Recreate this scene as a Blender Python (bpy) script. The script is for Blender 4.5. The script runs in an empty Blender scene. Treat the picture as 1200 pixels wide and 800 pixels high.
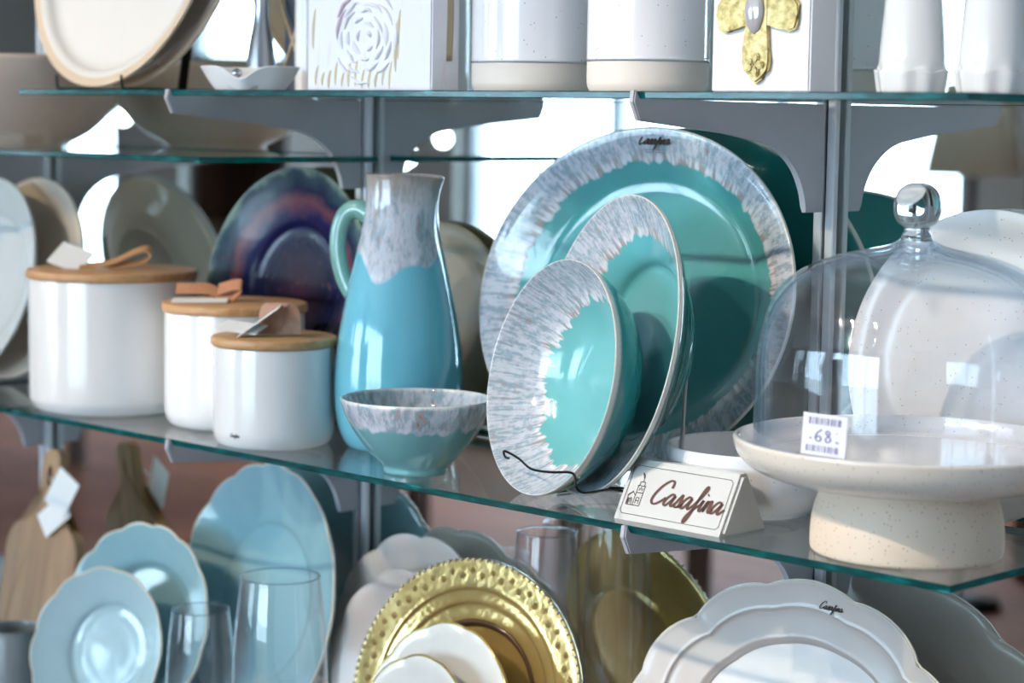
import bpy, bmesh, math, random
from mathutils import Vector, Matrix
random.seed(7)
PI = math.pi
SC = bpy.context.scene
COL = SC.collection

# ------------------------------------------------------------------ camera, world, lights, exposure
yaw, pitch, roll = math.radians(-44.282), math.radians(5.894), math.radians(0.889)
fw = Vector((math.sin(yaw)*math.cos(pitch), math.cos(yaw)*math.cos(pitch), -math.sin(pitch)))
r0 = Vector((math.cos(yaw), -math.sin(yaw), 0)); u0 = r0.cross(fw)
rt = r0*math.cos(roll)+u0*math.sin(roll); up = -r0*math.sin(roll)+u0*math.cos(roll)
cd = bpy.data.cameras.new('camera'); cam = bpy.data.objects.new('camera', cd); COL.objects.link(cam)
cd.sensor_width = 36; cd.lens = 2539.6/1200*36; cd.clip_start = .05; cd.clip_end = 200
cam.matrix_world = Matrix(((rt.x, up.x, -fw.x, 1.74917), (rt.y, up.y, -fw.y, -1.56652), (rt.z, up.z, -fw.z, .33289), (0, 0, 0, 1)))
cd.dof.use_dof = True; cd.dof.focus_distance = 1.82; cd.dof.aperture_fstop = 5.2
SC.camera = cam

W = bpy.data.worlds.new('World'); SC.world = W; W.use_nodes = True
bg = W.node_tree.nodes['Background']; bg.inputs[0].default_value = (.60, .80, 1.0, 1); bg.inputs[1].default_value = 7.2
SC.view_settings.view_transform = 'Standard'; SC.view_settings.look = 'None'
SC.view_settings.gamma = 1; SC.view_settings.use_curve_mapping = False
SC.view_settings.exposure = 0.92
try: SC.cycles.max_bounces = 14; SC.cycles.transparent_max_bounces = 24; SC.cycles.transmission_bounces = 10; SC.cycles.glossy_bounces = 8
except Exception: pass
# portal in the shop-front opening: guides the daylight, gives off nothing itself
pl = bpy.data.lights.new('window_daylight_portal', 'AREA'); pl.shape = 'RECTANGLE'; pl.size = 15.4; pl.size_y = 2.5
try: pl.cycles.is_portal = True
except Exception: pass
po = bpy.data.objects.new('window_daylight_portal', pl); COL.objects.link(po)
po.location = (-4.3, -6.42, .3); po.rotation_euler = (math.radians(90), 0, 0)   # faces +Y into the shop

# ------------------------------------------------------------------ node helpers
class NT:
    def __init__(s, name):
        s.m = bpy.data.materials.new(name); s.m.use_nodes = True; s.t = s.m.node_tree
        s.t.nodes.clear(); s.out = s.t.nodes.new('ShaderNodeOutputMaterial')
    def n(s, typ, ins=None, **kw):
        nd = s.t.nodes.new('ShaderNode'+typ)
        for k, v in kw.items(): setattr(nd, k, v)
        for k, v in (ins or {}).items():
            if isinstance(v, bpy.types.NodeSocket): s.t.links.new(v, nd.inputs[k])
            else: nd.inputs[k].default_value = v
        return nd
    def math(s, op, a, b=0., c=0., clamp=False):
        nd = s.n('Math', {0: a, 1: b, 2: c}, operation=op); nd.use_clamp = clamp; return nd.outputs[0]
    def vmath(s, op, a, b=(0, 0, 0)): 
        nd = s.n('VectorMath', {0: a, 1: b}, operation=op); return nd
    def mix(s, f, a, b, mode='MIX'):
        nd = s.n('Mix', {0: f, 6: a, 7: b}, data_type='RGBA', blend_type=mode); return nd.outputs[2]
    def ramp(s, f, stops, interp='LINEAR'):
        nd = s.n('ValToRGB', {0: f}); cr = nd.color_ramp; cr.interpolation = interp
        while len(cr.elements) < len(stops): cr.elements.new(.5)
        for e, (p, c) in zip(cr.elements, stops): e.position = p; e.color = c if len(c) == 4 else (*c, 1)
        return nd.outputs[0]
    def noise(s, vec=None, scale=5., detail=3., rough=.5, dist=0.):
        ins = {'Scale': scale, 'Detail': detail, 'Roughness': rough, 'Distortion': dist}
        if vec is not None: ins['Vector'] = vec
        return s.n('TexNoise', ins).outputs[0]
    def obj(s): return s.n('TexCoord').outputs['Object']
    def step(s, v, lo, hi): return s.n('MapRange', {0: v, 1: lo, 2: hi, 3: 0., 4: 1.}, interpolation_type='SMOOTHSTEP').outputs[0]
    def surf(s, sh): s.t.links.new(sh, s.out.inputs[0]); return s.m
    def pbr(s, col, rough=.3, coat=0., metal=0., bump=None, bs=.2, bd=.002, spec=.5, trans=0., ior=1.5, sheen=0., sss=0.):
        ins = {'Base Color': col if isinstance(col, bpy.types.NodeSocket) else (*col[:3], 1), 'Roughness': rough, 'Metallic': metal,
               'Coat Weight': coat, 'Coat Roughness': .04, 'Specular IOR Level': spec, 'Transmission Weight': trans, 'IOR': ior}
        if bump is not None: ins['Normal'] = s.n('Bump', {'Height': bump, 'Strength': bs, 'Distance': bd}).outputs[0]
        return s.n('BsdfPrincipled', ins).outputs[0]
MATS = {}
def mat(f):
    def g(*a):
        k = (f.__name__,)+a
        if k not in MATS: MATS[k] = f(*a)
        return MATS[k]
    return g
@mat
def plain(name, col, rough=.4, coat=0., metal=0.):
    t = NT(name); o = t.obj(); n = t.noise(o, 60., 2.)
    c = t.mix(t.math('MULTIPLY', n, .18), (*col, 1), tuple(x*.8 for x in col)+(1,))
    return t.surf(t.pbr(c, rough, coat, metal))
@mat
def ceramic(name, col, col2, rough=.16, speck=0., coat=.4, bump=.06):
    t = NT(name); o = t.obj(); n = t.noise(o, 14., 4.)
    c = t.mix(n, (*col, 1), (*col2, 1))
    if speck:
        v = t.n('TexVoronoi', {'Vector': o, 'Scale': 430.}, feature='F1')
        sel = t.math('LESS_THAN', v.outputs['Distance'], .24)
        pick = t.math('GREATER_THAN', t.n('SeparateColor', {0: v.outputs['Color']}).outputs[0], 1-speck)
        c = t.mix(t.math('MULTIPLY', t.math('MULTIPLY', sel, pick), .75), c, (.12, .07, .04, 1))
    return t.surf(t.pbr(c, rough, coat, bump=t.noise(o, 40., 3.), bs=bump))
def thin_glass_shader(t, tint, edge, rough=0.0, base=.04):
    f = t.n('LayerWeight', {'Blend': .5}).outputs['Facing']
    F = t.math('MULTIPLY_ADD', t.math('POWER', f, 5.), .96-base, base)
    tc = t.mix(t.math('POWER', f, 3.), (*tint, 1), (*edge, 1))
    tr = t.n('BsdfTransparent', {0: tc}).outputs[0]; gl = t.n('BsdfGlossy', {0: (1, 1, 1, 1), 'Roughness': rough}).outputs[0]
    return t.n('MixShader', {0: F, 1: tr, 2: gl}).outputs[0]
@mat
def clear_glass(name, tint=(.985, .99, .995), edge=(.80, .87, .92)):
    t = NT(name); return t.surf(thin_glass_shader(t, tint, edge))
@mat
def shelf_glass():
    t = NT('shelf_glass'); sh = thin_glass_shader(t, (.93, .975, .965), (.86, .95, .93), .015)
    o = t.obj(); d1 = t.noise(o, 900., 2., .7); d2 = t.noise(o, 6., 4.)
    dust = t.math('MULTIPLY_ADD', t.step(d1, .58, .75), t.math('MULTIPLY', d2, .30), .015)
    df = t.n('BsdfDiffuse', {0: (.72, .74, .78, 1)}).outputs[0]
    return t.surf(t.n('MixShader', {0: dust, 1: sh, 2: df}).outputs[0])
@mat
def shelf_edge():
    t = NT('shelf_edge_teal'); o = t.obj()
    n = t.noise(t.vmath('MULTIPLY', o, (45, 45, 260)).outputs[0], 1., 4., .65)
    c = t.ramp(n, [(.32, (.0, .02, .025)), (.52, (.0, .06, .062)), (.66, (.0, .17, .175)), (.80, (.2, .62, .64))])
    p = t.pbr(c, .15, .25)
    tl = t.n('BsdfTranslucent', {0: (.0, .20, .205, 1)}).outputs[0]
    return t.surf(t.n('MixShader', {0: .30, 1: p, 2: tl}).outputs[0])
@mat
def solid_glass(): t = NT('solid_glass'); return t.surf(t.pbr((.98, .99, 1), .0, 0, trans=1., ior=1.5))
@mat
def mirror():
    t = NT('mirror_silver'); return t.surf(t.n('BsdfGlossy', {0: (.84, .885, .87, 1), 'Roughness': 0.}).outputs[0])
def glaze_cols(t, stn):
    stn = t.math('MULTIPLY_ADD', stn, 1.5, -.26)
    return t.ramp(stn, [(.20, (.26, .16, .12)), (.33, (.46, .36, .33)), (.38, (.24, .38, .46)), (.47, (.45, .48, .54)), (.58, (.62, .62, .67)), (.68, (.42, .55, .64)), (.80, (.84, .85, .89))])
@mat
def reactive_plate(name, a, b, r0, inner, inner2, amp=.10, freq=7., lobes=0.):
    """teal glaze with a speckled lavender rim whose lower border runs in drips"""
    t = NT(name); o = t.obj(); s = t.n('SeparateXYZ', {0: o})
    v = t.n('CombineXYZ', {0: t.math('DIVIDE', s.outputs[0], a), 1: t.math('DIVIDE', s.outputs[1], b), 2: 0.}).outputs[0]
    rad = t.vmath('LENGTH', v).outputs[1]; d = t.vmath('NORMALIZE', v).outputs[0]
    def polar(k, g):
        return t.n('CombineXYZ', {0: t.math('MULTIPLY', t.n('SeparateXYZ', {0: d}).outputs[0], k), 1: t.math('MULTIPLY', t.n('SeparateXYZ', {0: d}).outputs[1], k), 2: t.math('MULTIPLY', rad, g)}).outputs[0]
    w = t.noise(polar(freq, 5.), 1.6, 1.6, .4); w2 = t.noise(polar(2.2, .2), 1., 1.)
    rr = t.math('ADD', rad, t.math('ADD', t.math('MULTIPLY', t.math('SUBTRACT', w, .5), amp*1.6), t.math('MULTIPLY', t.math('SUBTRACT', w2, .5), amp*2.)))
    st = t.noise(polar(46., 18.), 1., 3., .7); st2 = t.noise(o, 190., 3., .65)
    st3 = t.noise(polar(26., 6.), 1., 2., .5); stn = t.math('ADD', t.math('MULTIPLY', st, .38), t.math('ADD', t.math('MULTIPLY', st2, .27), t.math('MULTIPLY', st3, .35)))
    rim = glaze_cols(t, stn)
    nz = t.n('SeparateXYZ', {0: t.n('TexCoord').outputs['Normal']}).outputs[2]
    front = t.step(nz, -.15, .05)
    inn = t.mix(front, (.015, .19, .19, 1), t.mix(t.noise(o, 11., 4.), (*inner, 1), (*inner2, 1)))
    e = t.math('MULTIPLY', t.step(rr, r0, r0+.018), front)
    c = t.mix(e, inn, rim)
    band = t.math('MULTIPLY', t.math('MULTIPLY', t.step(rr, r0-.006, r0+.008), t.math('SUBTRACT', 1., t.step(rr, r0+.02, r0+.075))), front)
    c = t.mix(t.math('MULTIPLY', band, .6), c, t.ramp(st3, [(.42, (.42, .30, .25)), (.52, (.84, .83, .87))]))
    c = t.mix(t.math('MULTIPLY', t.step(rad, .985, .996), .8), c, (.74, .73, .66, 1))
    h = t.math('ADD', t.math('MULTIPLY', e, .8), t.math('MULTIPLY', st, .25))
    return t.surf(t.pbr(c, .1, .7, bump=h, bs=.25, bd=.0015))
@mat
def reactive_vessel(name, z0, amp, freq, inner, inner2, side=0., top=1., tcol=(.3, .25, .16), fade=.02):
    """the same glaze on a standing pot: lavender above height z0 (tilted by side), teal below"""
    t = NT(name); o = t.obj(); s = t.n('SeparateXYZ', {0: o}); z = s.outputs[2]
    flat = t.vmath('MULTIPLY', o, (freq, freq, freq*.25)).outputs[0]
    w = t.noise(flat, 1., 1., .4)
    zz = t.math('ADD', z, t.math('ADD', t.math('MULTIPLY', t.math('SUBTRACT', w, .5), amp), t.math('MULTIPLY', t.math('SUBTRACT', s.outputs[0], s.outputs[1]), side)))
    st = t.noise(t.vmath('MULTIPLY', o, (170, 170, 45)).outputs[0], 1., 3., .7)
    st2 = t.noise(t.vmath('MULTIPLY', o, (60, 60, 22)).outputs[0], 1., 3., .6)
    rim = glaze_cols(t, t.math('ADD', t.math('MULTIPLY', st, .6), t.math('MULTIPLY', st2, .4)))
    inn = t.mix(t.noise(o, 20., 4.), (*inner, 1), (*inner2, 1))
    c = t.mix(t.step(zz, z0, z0+.004), inn, rim)
    band = t.math('MULTIPLY', t.step(zz, z0-.001, z0+.002), t.math('SUBTRACT', 1., t.step(zz, z0+.003, z0+.010)))
    c = t.mix(t.math('MULTIPLY', band, .55), c, t.ramp(st2, [(.4, (.35, .40, .50)), (.6, (.84, .84, .9))]))
    c = t.mix(t.math('MULTIPLY', t.step(t.math('ADD', z, t.math('MULTIPLY', st2, .01)), top-fade, top), .75), c, (*tcol, 1))
    return t.surf(t.pbr(c, .1, .7, bump=t.noise(o, 45., 2.), bs=.08))
@mat
def wood(name, c1, c2, scale=1., ax=0, rough=.45):
    t = NT(name); o = t.obj(); k = [scale*130]*3; k[ax] = scale*7
    n = t.noise(t.vmath('MULTIPLY', o, tuple(k)).outputs[0], 1., 4., .6, .4)
    c = t.ramp(n, [(.3, c2), (.7, c1)])
    return t.surf(t.pbr(c, rough, .1, bump=n, bs=.1, bd=.0006))
@mat
def navy_plate():
    t = NT('navy_reactive_glaze'); o = t.obj(); rad = t.math('DIVIDE', t.vmath('LENGTH', t.vmath('MULTIPLY', o, (1, 1, 0)).outputs[0]).outputs[1], .136)
    w = t.noise(o, 22., 4., .6); rr = t.math('ADD', rad, t.math('MULTIPLY', t.math('SUBTRACT', w, .5), .28))
    c = t.ramp(rr, [(.0, (.05, .02, .04)), (.30, (.012, .010, .03)), (.42, (.006, .007, .035)), (.62, (.006, .01, .07)), (.74, (.14, .05, .07)), (.82, (.006, .012, .05)), (.95, (.04, .08, .11)), (1.06, (.20, .28, .24))])
    c = t.mix(t.math('MULTIPLY', t.step(t.noise(o, 60., 3., .7), .6, .75), .45), c, (.20, .09, .12, 1))
    nz = t.n('SeparateXYZ', {0: t.n('TexCoord').outputs['Normal']}).outputs[2]
    c = t.mix(t.step(nz, -.15, .05), (.15, .13, .085, 1), c)
    return t.surf(t.pbr(c, .2, .15, bump=w, bs=.2, spec=.3))
@mat
def floor_mat():
    t = NT('reddish_wood_floor'); o = t.obj()
    b = t.n('TexBrick', {'Vector': t.vmath('MULTIPLY', o, (1, 1, 1)).outputs[0], 'Color1': (.27, .088, .048, 1), 'Color2': (.36, .12, .068, 1), 'Mortar': (.05, .02, .015, 1), 'Scale': 1.4, 'Mortar Size': .006, 'Brick Width': 1.6, 'Row Height': .17}).outputs[0]
    n = t.noise(t.vmath('MULTIPLY', o, (3, 40, 1)).outputs[0], 1., 4.)
    c = t.mix(t.math('MULTIPLY', n, .5), b, (.13, .05, .035, 1))
    return t.surf(t.pbr(c, .7, 0., spec=.15))
@mat
def plaster(name, col): 
    t = NT(name); o = t.obj(); n = t.noise(o, 30., 5.); return t.surf(t.pbr(t.mix(t.math('MULTIPLY', n, .3), (*col, 1), tuple(x*.85 for x in col)+(1,)), .85, bump=n, bs=.1))
@mat
def emit(name, col, s):
    t = NT(name); return t.surf(t.n('Emission', {0: (*col, 1), 1: s}).outputs[0])
@mat
def leather(name, col):
    t = NT(name); o = t.obj(); n = t.noise(o, 150., 4.); return t.surf(t.pbr(t.mix(n, (*col, 1), tuple(x*.6 for x in col)+(1,)), .55, bump=n, bs=.15))
@mat
def canvas_paint(name, kind):
    """flat print/paint on the canvas: pale ground with dry-brushed strokes"""
    t = NT(name); o = t.obj()
    weave = t.n('TexWave', {'Vector': o, 'Scale': 420., 'Distortion': .6}).outputs[1]
    br = t.noise(t.vmath('MULTIPLY', o, (95, 40, 14)).outputs[0], 1., 4., .7)
    c = (.86, .84, .87, 1)
    if kind:
        br2 = t.noise(t.vmath('MULTIPLY', o, (60, 40, 9)).outputs[0], 1.7, 3., .6, .3)
        c = t.mix(t.math('MULTIPLY', t.step(br, .62, .74), .8), c, (.80, .72, .56, 1))
        c = t.mix(t.math('MULTIPLY', t.step(br2, .60, .70), .55), c, (.80, .70, .75, 1))
    return t.surf(t.pbr(c if not isinstance(c, tuple) else c[:3], .6, bump=t.math('ADD', t.math('MULTIPLY', weave, .2), br), bs=.35, bd=.001))

# ------------------------------------------------------------------ geometry helpers
def link(name, me, parent=None, M=None):
    o = bpy.data.objects.new(name, me); COL.objects.link(o)
    if parent is not None: o.parent = parent
    if M is not None: o.matrix_local = M
    return o
def mesh(name, V, F, m, parent=None, M=None, smooth=True, idx=None):
    me = bpy.data.meshes.new(name); me.from_pydata([tuple(v) for v in V], [], F)
    for x in (m if isinstance(m, (list, tuple)) else [m]): me.materials.append(x)
    if smooth: me.polygons.foreach_set('use_smooth', [True]*len(me.polygons))
    if idx: me.polygons.foreach_set('material_index', idx)
    me.validate(); me.update()
    return link(name, me, parent, M)
def empty(name, loc=(0, 0, 0), rz=0., M=None):
    o = bpy.data.objects.new(name, None); COL.objects.link(o); o.empty_display_size = .02
    o.matrix_world = M if M is not None else Matrix.Translation(loc) @ Matrix.Rotation(rz, 4, 'Z'); return o
def T(o, label, cat, group=None):
    o['label'] = label; o['category'] = cat
    if group: o['group'] = group
    return o
def ST(o): o['kind'] = 'structure'; return o
def cr(pts, n=6, closed=False):
    P = [Vector(p) for p in pts]; out = []; N = len(P)
    for i in range(N if closed else N-1):
        p1, p2 = P[i], P[(i+1) % N]; p0 = P[i-1] if (closed or i > 0) else p1*2-p2
        p3 = P[(i+2) % N] if (closed or i+2 < N) else p2*2-p1
        for k in range(n):
            t = k/n; out.append(.5*((2*p1)+(p2-p0)*t+(2*p0-5*p1+4*p2-p3)*t*t+(3*p1-p0-3*p2+p3)*t**3))
    if not closed: out.append(P[-1])
    return out
def smooth_prof(p, n=5):
    """Catmull-Rom through profile points; a repeated point keeps a corner"""
    segs = [[p[0]]]
    for q in p[1:]:
        if q == segs[-1][-1]: segs.append([q])
        else: segs[-1].append(q)
    out = []
    for s in segs:
        c = cr([(a, b, 0) for a, b in s], n) if len(s) > 1 else []
        out += [(max(v.x, 0), v.y) for v in c]
    return out
def lathe(name, prof, m, parent=None, M=None, n=72, sx=1., sy=1., fn=None, idxf=None):
    V, F, I = [], [], []; rings = []
    for k, (r, z) in enumerate(prof):
        if r < 1e-5: rings.append([len(V)]); V.append((0, 0, z))
        else:
            ring = []
            for i in range(n):
                th = 2*PI*i/n; R, Z = fn(th, r, z) if fn else (r, z)
                ring.append(len(V)); V.append((R*math.cos(th)*sx, R*math.sin(th)*sy, Z))
            rings.append(ring)
    for k in range(len(rings)-1):
        a, b = rings[k], rings[k+1]
        if len(a) == 1 and len(b) == 1: continue
        for i in range(n):
            j = (i+1) % n
            if len(a) == 1: F.append((a[0], b[j], b[i]))
            elif len(b) == 1: F.append((a[i], a[j], b[0]))
            else: F.append((a[i], a[j], b[j], b[i]))
            I.append(idxf(k) if idxf else 0)
    return mesh(name, V, F, m, parent, M, True, I if idxf else None)
def tube(name, pts, rad, m, parent=None, M=None, n=8, sub=5, closed=False, flat=None):
    P = cr(pts, sub, closed) if sub > 1 else [Vector(p) for p in pts]; V, F = [], []; N = len(P)
    up_ = Vector((0, 0, 1)); prev = None
    for i, p in enumerate(P):
        t = (P[(i+1) % N]-P[i-1]) if closed else (P[min(i+1, N-1)]-P[max(i-1, 0)])
        t = t.normalized() if t.length > 1e-9 else Vector((0, 0, 1))
        if prev is None: a = t.orthogonal().normalized() if abs(t.dot(up_)) > .95 else up_.cross(t).normalized()
        else: a = (prev-t*prev.dot(t)).normalized()
        prev = a; b = t.cross(a)
        R = rad(i/(N-1)) if callable(rad) else rad
        ra, rb = (R*flat[0], R*flat[1]) if flat else (R, R)
        for k in range(n): th = 2*PI*k/n; V.append(p+a*math.cos(th)*ra+b*math.sin(th)*rb)
    for i in range(N if closed else N-1):
        for k in range(n):
            F.append((i*n+k, i*n+(k+1) % n, ((i+1) % N)*n+(k+1) % n, ((i+1) % N)*n+k))
    if not closed: F.append(tuple(range(n-1, -1, -1))); F.append(tuple((N-1)*n+k for k in range(n)))
    return mesh(name, V, F, m, parent, M)
def box(name, c, s, m, parent=None, M=None, bev=.0, seg=2):
    bm = bmesh.new(); bmesh.ops.create_cube(bm, size=1.)
    for v in bm.verts: v.co = Vector((v.co.x*s[0]+c[0], v.co.y*s[1]+c[1], v.co.z*s[2]+c[2]))
    if bev: bmesh.ops.bevel(bm, geom=bm.edges[:], offset=bev, segments=seg, affect='EDGES')
    me = bpy.data.meshes.new(name); bm.to_mesh(me); bm.free(); me.materials.append(m)
    return link(name, me, parent, M)
def prism(name, poly, th, m, parent=None, M=None, bev=0.):
    """2-D outline (x, y) extruded along z from -th/2 to th/2"""
    n = len(poly); bm = bmesh.new()
    a = [bm.verts.new((x, y, -th/2)) for x, y in poly]; b = [bm.verts.new((x, y, th/2)) for x, y in poly]
    bm.faces.new(a[::-1]); bm.faces.new(b)
    for i in range(n): bm.faces.new((a[i], a[(i+1) % n], b[(i+1) % n], b[i]))
    if bev:
        bm.edges.ensure_lookup_table()
        es = [e for e in bm.edges if abs(e.verts[0].co.z-e.verts[1].co.z) < 1e-7]
        bmesh.ops.bevel(bm, geom=es, offset=bev, segments=2, affect='EDGES')
    bmesh.ops.recalc_face_normals(bm, faces=bm.faces[:])
    me = bpy.data.meshes.new(name); bm.to_mesh(me); bm.free(); me.materials.append(m)
    return link(name, me, parent, M)
def ribbon(name, strokes, w, m, parent=None, M=None, fn=None, sub=5, lift=.0003):
    """pen strokes (x, y) as thin flat raised ribbons; fn maps (x, y) -> 3-D point"""
    V, F = [], []; fn = fn or (lambda x, y: (x, y, lift))
    for st in strokes:
        P = cr([(x, y, 0) for x, y in st], sub) if len(st) > 2 else [Vector((x, y, 0)) for x, y in st]
        b0 = len(V); N = len(P)
        for i, p in enumerate(P):
            t = P[min(i+1, N-1)]-P[max(i-1, 0)]; t = t.normalized() if t.length > 1e-9 else Vector((1, 0, 0))
            nn = Vector((-t.y, t.x, 0)); k = w*(.62+.5*abs(t.y)) if N > 2 else w
            q = p+nn*k/2; V.append(fn(q.x, q.y)); q = p-nn*k/2; V.append(fn(q.x, q.y))
        for i in range(N-1): F.append((b0+2*i, b0+2*i+1, b0+2*i+3, b0+2*i+2))
    return mesh(name, V, F, m, parent, M, False)
def face_M(c, phi, tau=0., roll=0.):
    """frame whose local z faces the shopper: phi turns it to the right, tau leans it back"""
    p, t = math.radians(phi), math.radians(tau)
    ex = Vector((math.cos(p), math.sin(p), 0)); ey = Vector((-math.sin(p)*math.sin(t), math.cos(p)*math.sin(t), math.cos(t))); ez = ex.cross(ey)
    m = Matrix.Identity(4)
    for i in range(3): m[i][0], m[i][1], m[i][2], m[i][3] = ex[i], ey[i], ez[i], c[i]
    return m @ Matrix.Rotation(math.radians(roll), 4, 'Z')
def plate_M(X, Y, zb, phi, tau, b):
    p, t = math.radians(phi), math.radians(tau)
    ey = Vector((-math.sin(p)*math.sin(t), math.cos(p)*math.sin(t), math.cos(t)))
    return face_M(Vector((X, Y, zb))+ey*b, phi, tau)
def plate_prof(R, depth, well, th=.005, foot=.55, lip=.0):
    """rim plane at z = 0, well floor at z = -depth"""
    d = depth
    f = [(0, -d), (well*R*.6, -d), (well*R*.93, -d+.001), (well*R*1.06, -d*.72), (R*.90, -d*.22), (R*.985, -.001), (R, -.0016)]
    b = [(R, -.0016), (R*.99, -.0016-th*.8), (R*.90, -d*.25-th), (well*R*1.07, -d*.76-th), (well*R*.95, -d-th)]
    g = [(foot*R+.004, -d-th), (foot*R+.004, -d-th), (foot*R+.003, -d-th-.004), (foot*R-.001, -d-th-.004), (foot*R-.002, -d-th), (0, -d-th)]
    return smooth_prof(f, 5)+smooth_prof(b, 4)+[(x, z) for x, z in g]
def scallop(lobes, amp, R, wav=.0, sharp=1., ph=0.):
    def fn(th, r, z):
        s = abs(math.sin(lobes*(th+ph)/2))**sharp
        k = max(0., (r/R-.55)/.45); k = k*k
        return r*(1-amp*k*(1-s)), z+wav*k*(s-.5)
    return fn
def bracket_edge(R, amp, n=4, ph=0.):
    """baroque outline: n big lobes with small cusps between"""
    def fn(th, r, z):
        u = ((th+ph)*n/(2*PI)) % 1.
        s = .55*math.sin(PI*u)**.7+.45*abs(math.sin(3*PI*u))**.8
        k = max(0., (r/R-.45)/.55)**1.5
        return r*(1-amp*k*(1-s)), z
    return fn

# handwriting: the maker's name in brush script, x-height = 1
SCRIPT = [
 [(1.75, 1.45), (1.72, 1.95), (1.35, 2.05), (.75, 1.55), (.3, .8), (.22, .2), (.55, -.05), (1.05, .2), (1.5, .62)],
 [(2.35, .85), (2.05, .98), (1.65, .6), (1.5, .15), (1.72, .0), (2.1, .4), (2.38, .9)], [(2.38, .9), (2.2, .25), (2.35, .0), (2.68, .35)],
 [(2.68, .35), (3.05, 1.05), (3.08, .6), (3.02, .12), (2.75, -.02), (2.6, .12)], [(2.85, .0), (3.15, .1), (3.3, .35)],
 [(4.05, .85), (3.75, .98), (3.38, .6), (3.25, .15), (3.45, .0), (3.8, .4), (4.08, .9)], [(4.08, .9), (3.92, .25), (4.05, .0), (4.4, .35)],
 [(4.4, .35), (4.95, 1.25), (5.2, 1.9), (5.05, 2.0), (4.8, 1.3), (4.5, -.1), (4.25, -.95), (4.05, -1.05), (4.15, -.55), (4.6, .1), (5.0, .45)],
 [(5.0, .45), (5.22, .92)], [(5.22, .92), (5.08, .25), (5.2, .0), (5.5, .4)], [(5.42, 1.35), (5.5, 1.45)],
 [(5.5, .4), (5.68, .92), (5.55, .35), (5.48, .0)], [(5.48, .0), (5.72, .6), (6.0, .95), (6.05, .7), (5.95, .2), (6.1, .0), (6.35, .35)],
 [(7.05, .85), (6.75, .98), (6.38, .6), (6.25, .15), (6.45, .0), (6.8, .4), (7.1, .9)], [(7.1, .9), (6.92, .25), (7.05, .0), (7.5, .45)]]
def script(scale, ox=0., oy=0., sl=.12): return [[((x+sl*y)*scale+ox, y*scale+oy) for x, y in s] for s in SCRIPT]

# ------------------------------------------------------------------ the shop: floor, ceiling, walls, shop-front
FZ, CZ = -1.25, 1.75
X0, X1, Y0 = -13.0, 4.6, -6.5
white_wall = plaster('warm_white_plaster', (.72, .72, .73))
ST(box('floor', ((X0+X1)/2, Y0/2, FZ-.05), (X1-X0, -Y0+.6, .1), floor_mat()))
ST(box('ceiling', ((X0+X1)/2, Y0/2, CZ+.05), (X1-X0, -Y0+.6, .1), plaster('ceiling_paint', (.80, .81, .83))))
ST(box('wall_back', ((X0+X1)/2, .155, (FZ+CZ)/2), (X1-X0, .25, CZ-FZ), white_wall))
ST(box('wall_left', (X0-.1, Y0/2, (FZ+CZ)/2), (.2, -Y0, CZ-FZ), white_wall))
ST(box('wall_right', (X1+.1, Y0/2, (FZ+CZ)/2), (.2, -Y0, CZ-FZ), white_wall))
wf = ST(box('wall_front', ((X0+X1)/2, Y0-.1, FZ+.2), (X1-X0, .22, .4), white_wall))
box('header', ((X0+X1)/2, Y0-.1, CZ-.1), (X1-X0, .22, .2), white_wall, wf)
grey_wall = plaster('grey_pier_paint', (.36, .35, .33))
for a, b in ((-13., -10.45), (-9.65, -8.95), (-8.0, -6.55), (-3.42, -2.3), (2.0, 4.6)):
    box('pier', ((a+b)/2, Y0-.1, (FZ+CZ)/2), (b-a, .24, CZ-FZ), grey_wall, wf)
frame_m = plain('window_frame_paint', (.30, .31, .33), .4)
pane_m = clear_glass('window_pane', (.97, .99, .985), (.9, .95, .95))
wn = 0
for a, b, k in ((-10.45, -9.65, 1), (-8.95, -8.0, 1), (-6.55, -3.42, 3), (-2.3, 2.0, 4)):
    wn += 1; w = ST(empty('window_%d' % wn, ((a+b)/2, Y0-.1, FZ+.4)))
    zt, h = .4, CZ-.2-(FZ+.4)
    L = (b-a)
    for xx in [-L/2+.03+i*(L-.06)/k for i in range(k+1)]: box('window_frame', (xx, 0, h/2), (.06, .08, h), frame_m, w)
    for zz in (.03, h-.03): box('window_frame', (0, 0, zz), (L, .07, .06), frame_m, w)
    for i in range(k):
        cx = -L/2+.03+(i+.5)*(L-.06)/k
        box('pane', (cx, 0, h/2), ((L-.06)/k-.06, .008, h-.12), pane_m, w)
ST(box('pavement_outside', (-4, -17., FZ-.1), (60, 20.5, .2), plaster('pale_concrete', (.62, .62, .60))))

# ------------------------------------------------------------------ mirror, posts, brackets, glass shelves
mir = ST(box('mirror_panel', (.1, .014, .2), (4.4, .022, 2.6), mirror()))
mir.location.y = 0.0; mir['label'] = 'wall mirror behind the glass shelves'
SP = .61
steel = plain('satin_steel', (.66, .68, .72), .3, .2, .15)
dark_slot = plain('slot_shadow_steel', (.06, .06, .065), .5, 0., .6)
grey_metal = plain('grey_powder_coat', (.42, .42, .46), .45)
posts = {}
names_post = {-2: 'out of frame at far left', -1: 'behind the largest canister', 0: 'behind the blue pitcher', 1: 'behind the glass cake dome', 2: 'out of frame at right'}
for k in (-1, 0, 1):
    p = T(empty('slotted_wall_post', (k*SP, -.0015, -1.15)), 'slotted steel shelf post standing '+names_post[k], 'shelf post', 'slotted posts in front of the mirror')
    box('channel', (0, -.0015, 1.2), (.006, .003, 2.4), dark_slot, p)
    for s in (-1, 1): box('flange', (s*.0063, -.0036, 1.2), (.0090, .0072, 2.4), steel, p, bev=.001, seg=1)
    posts[k] = p
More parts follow.
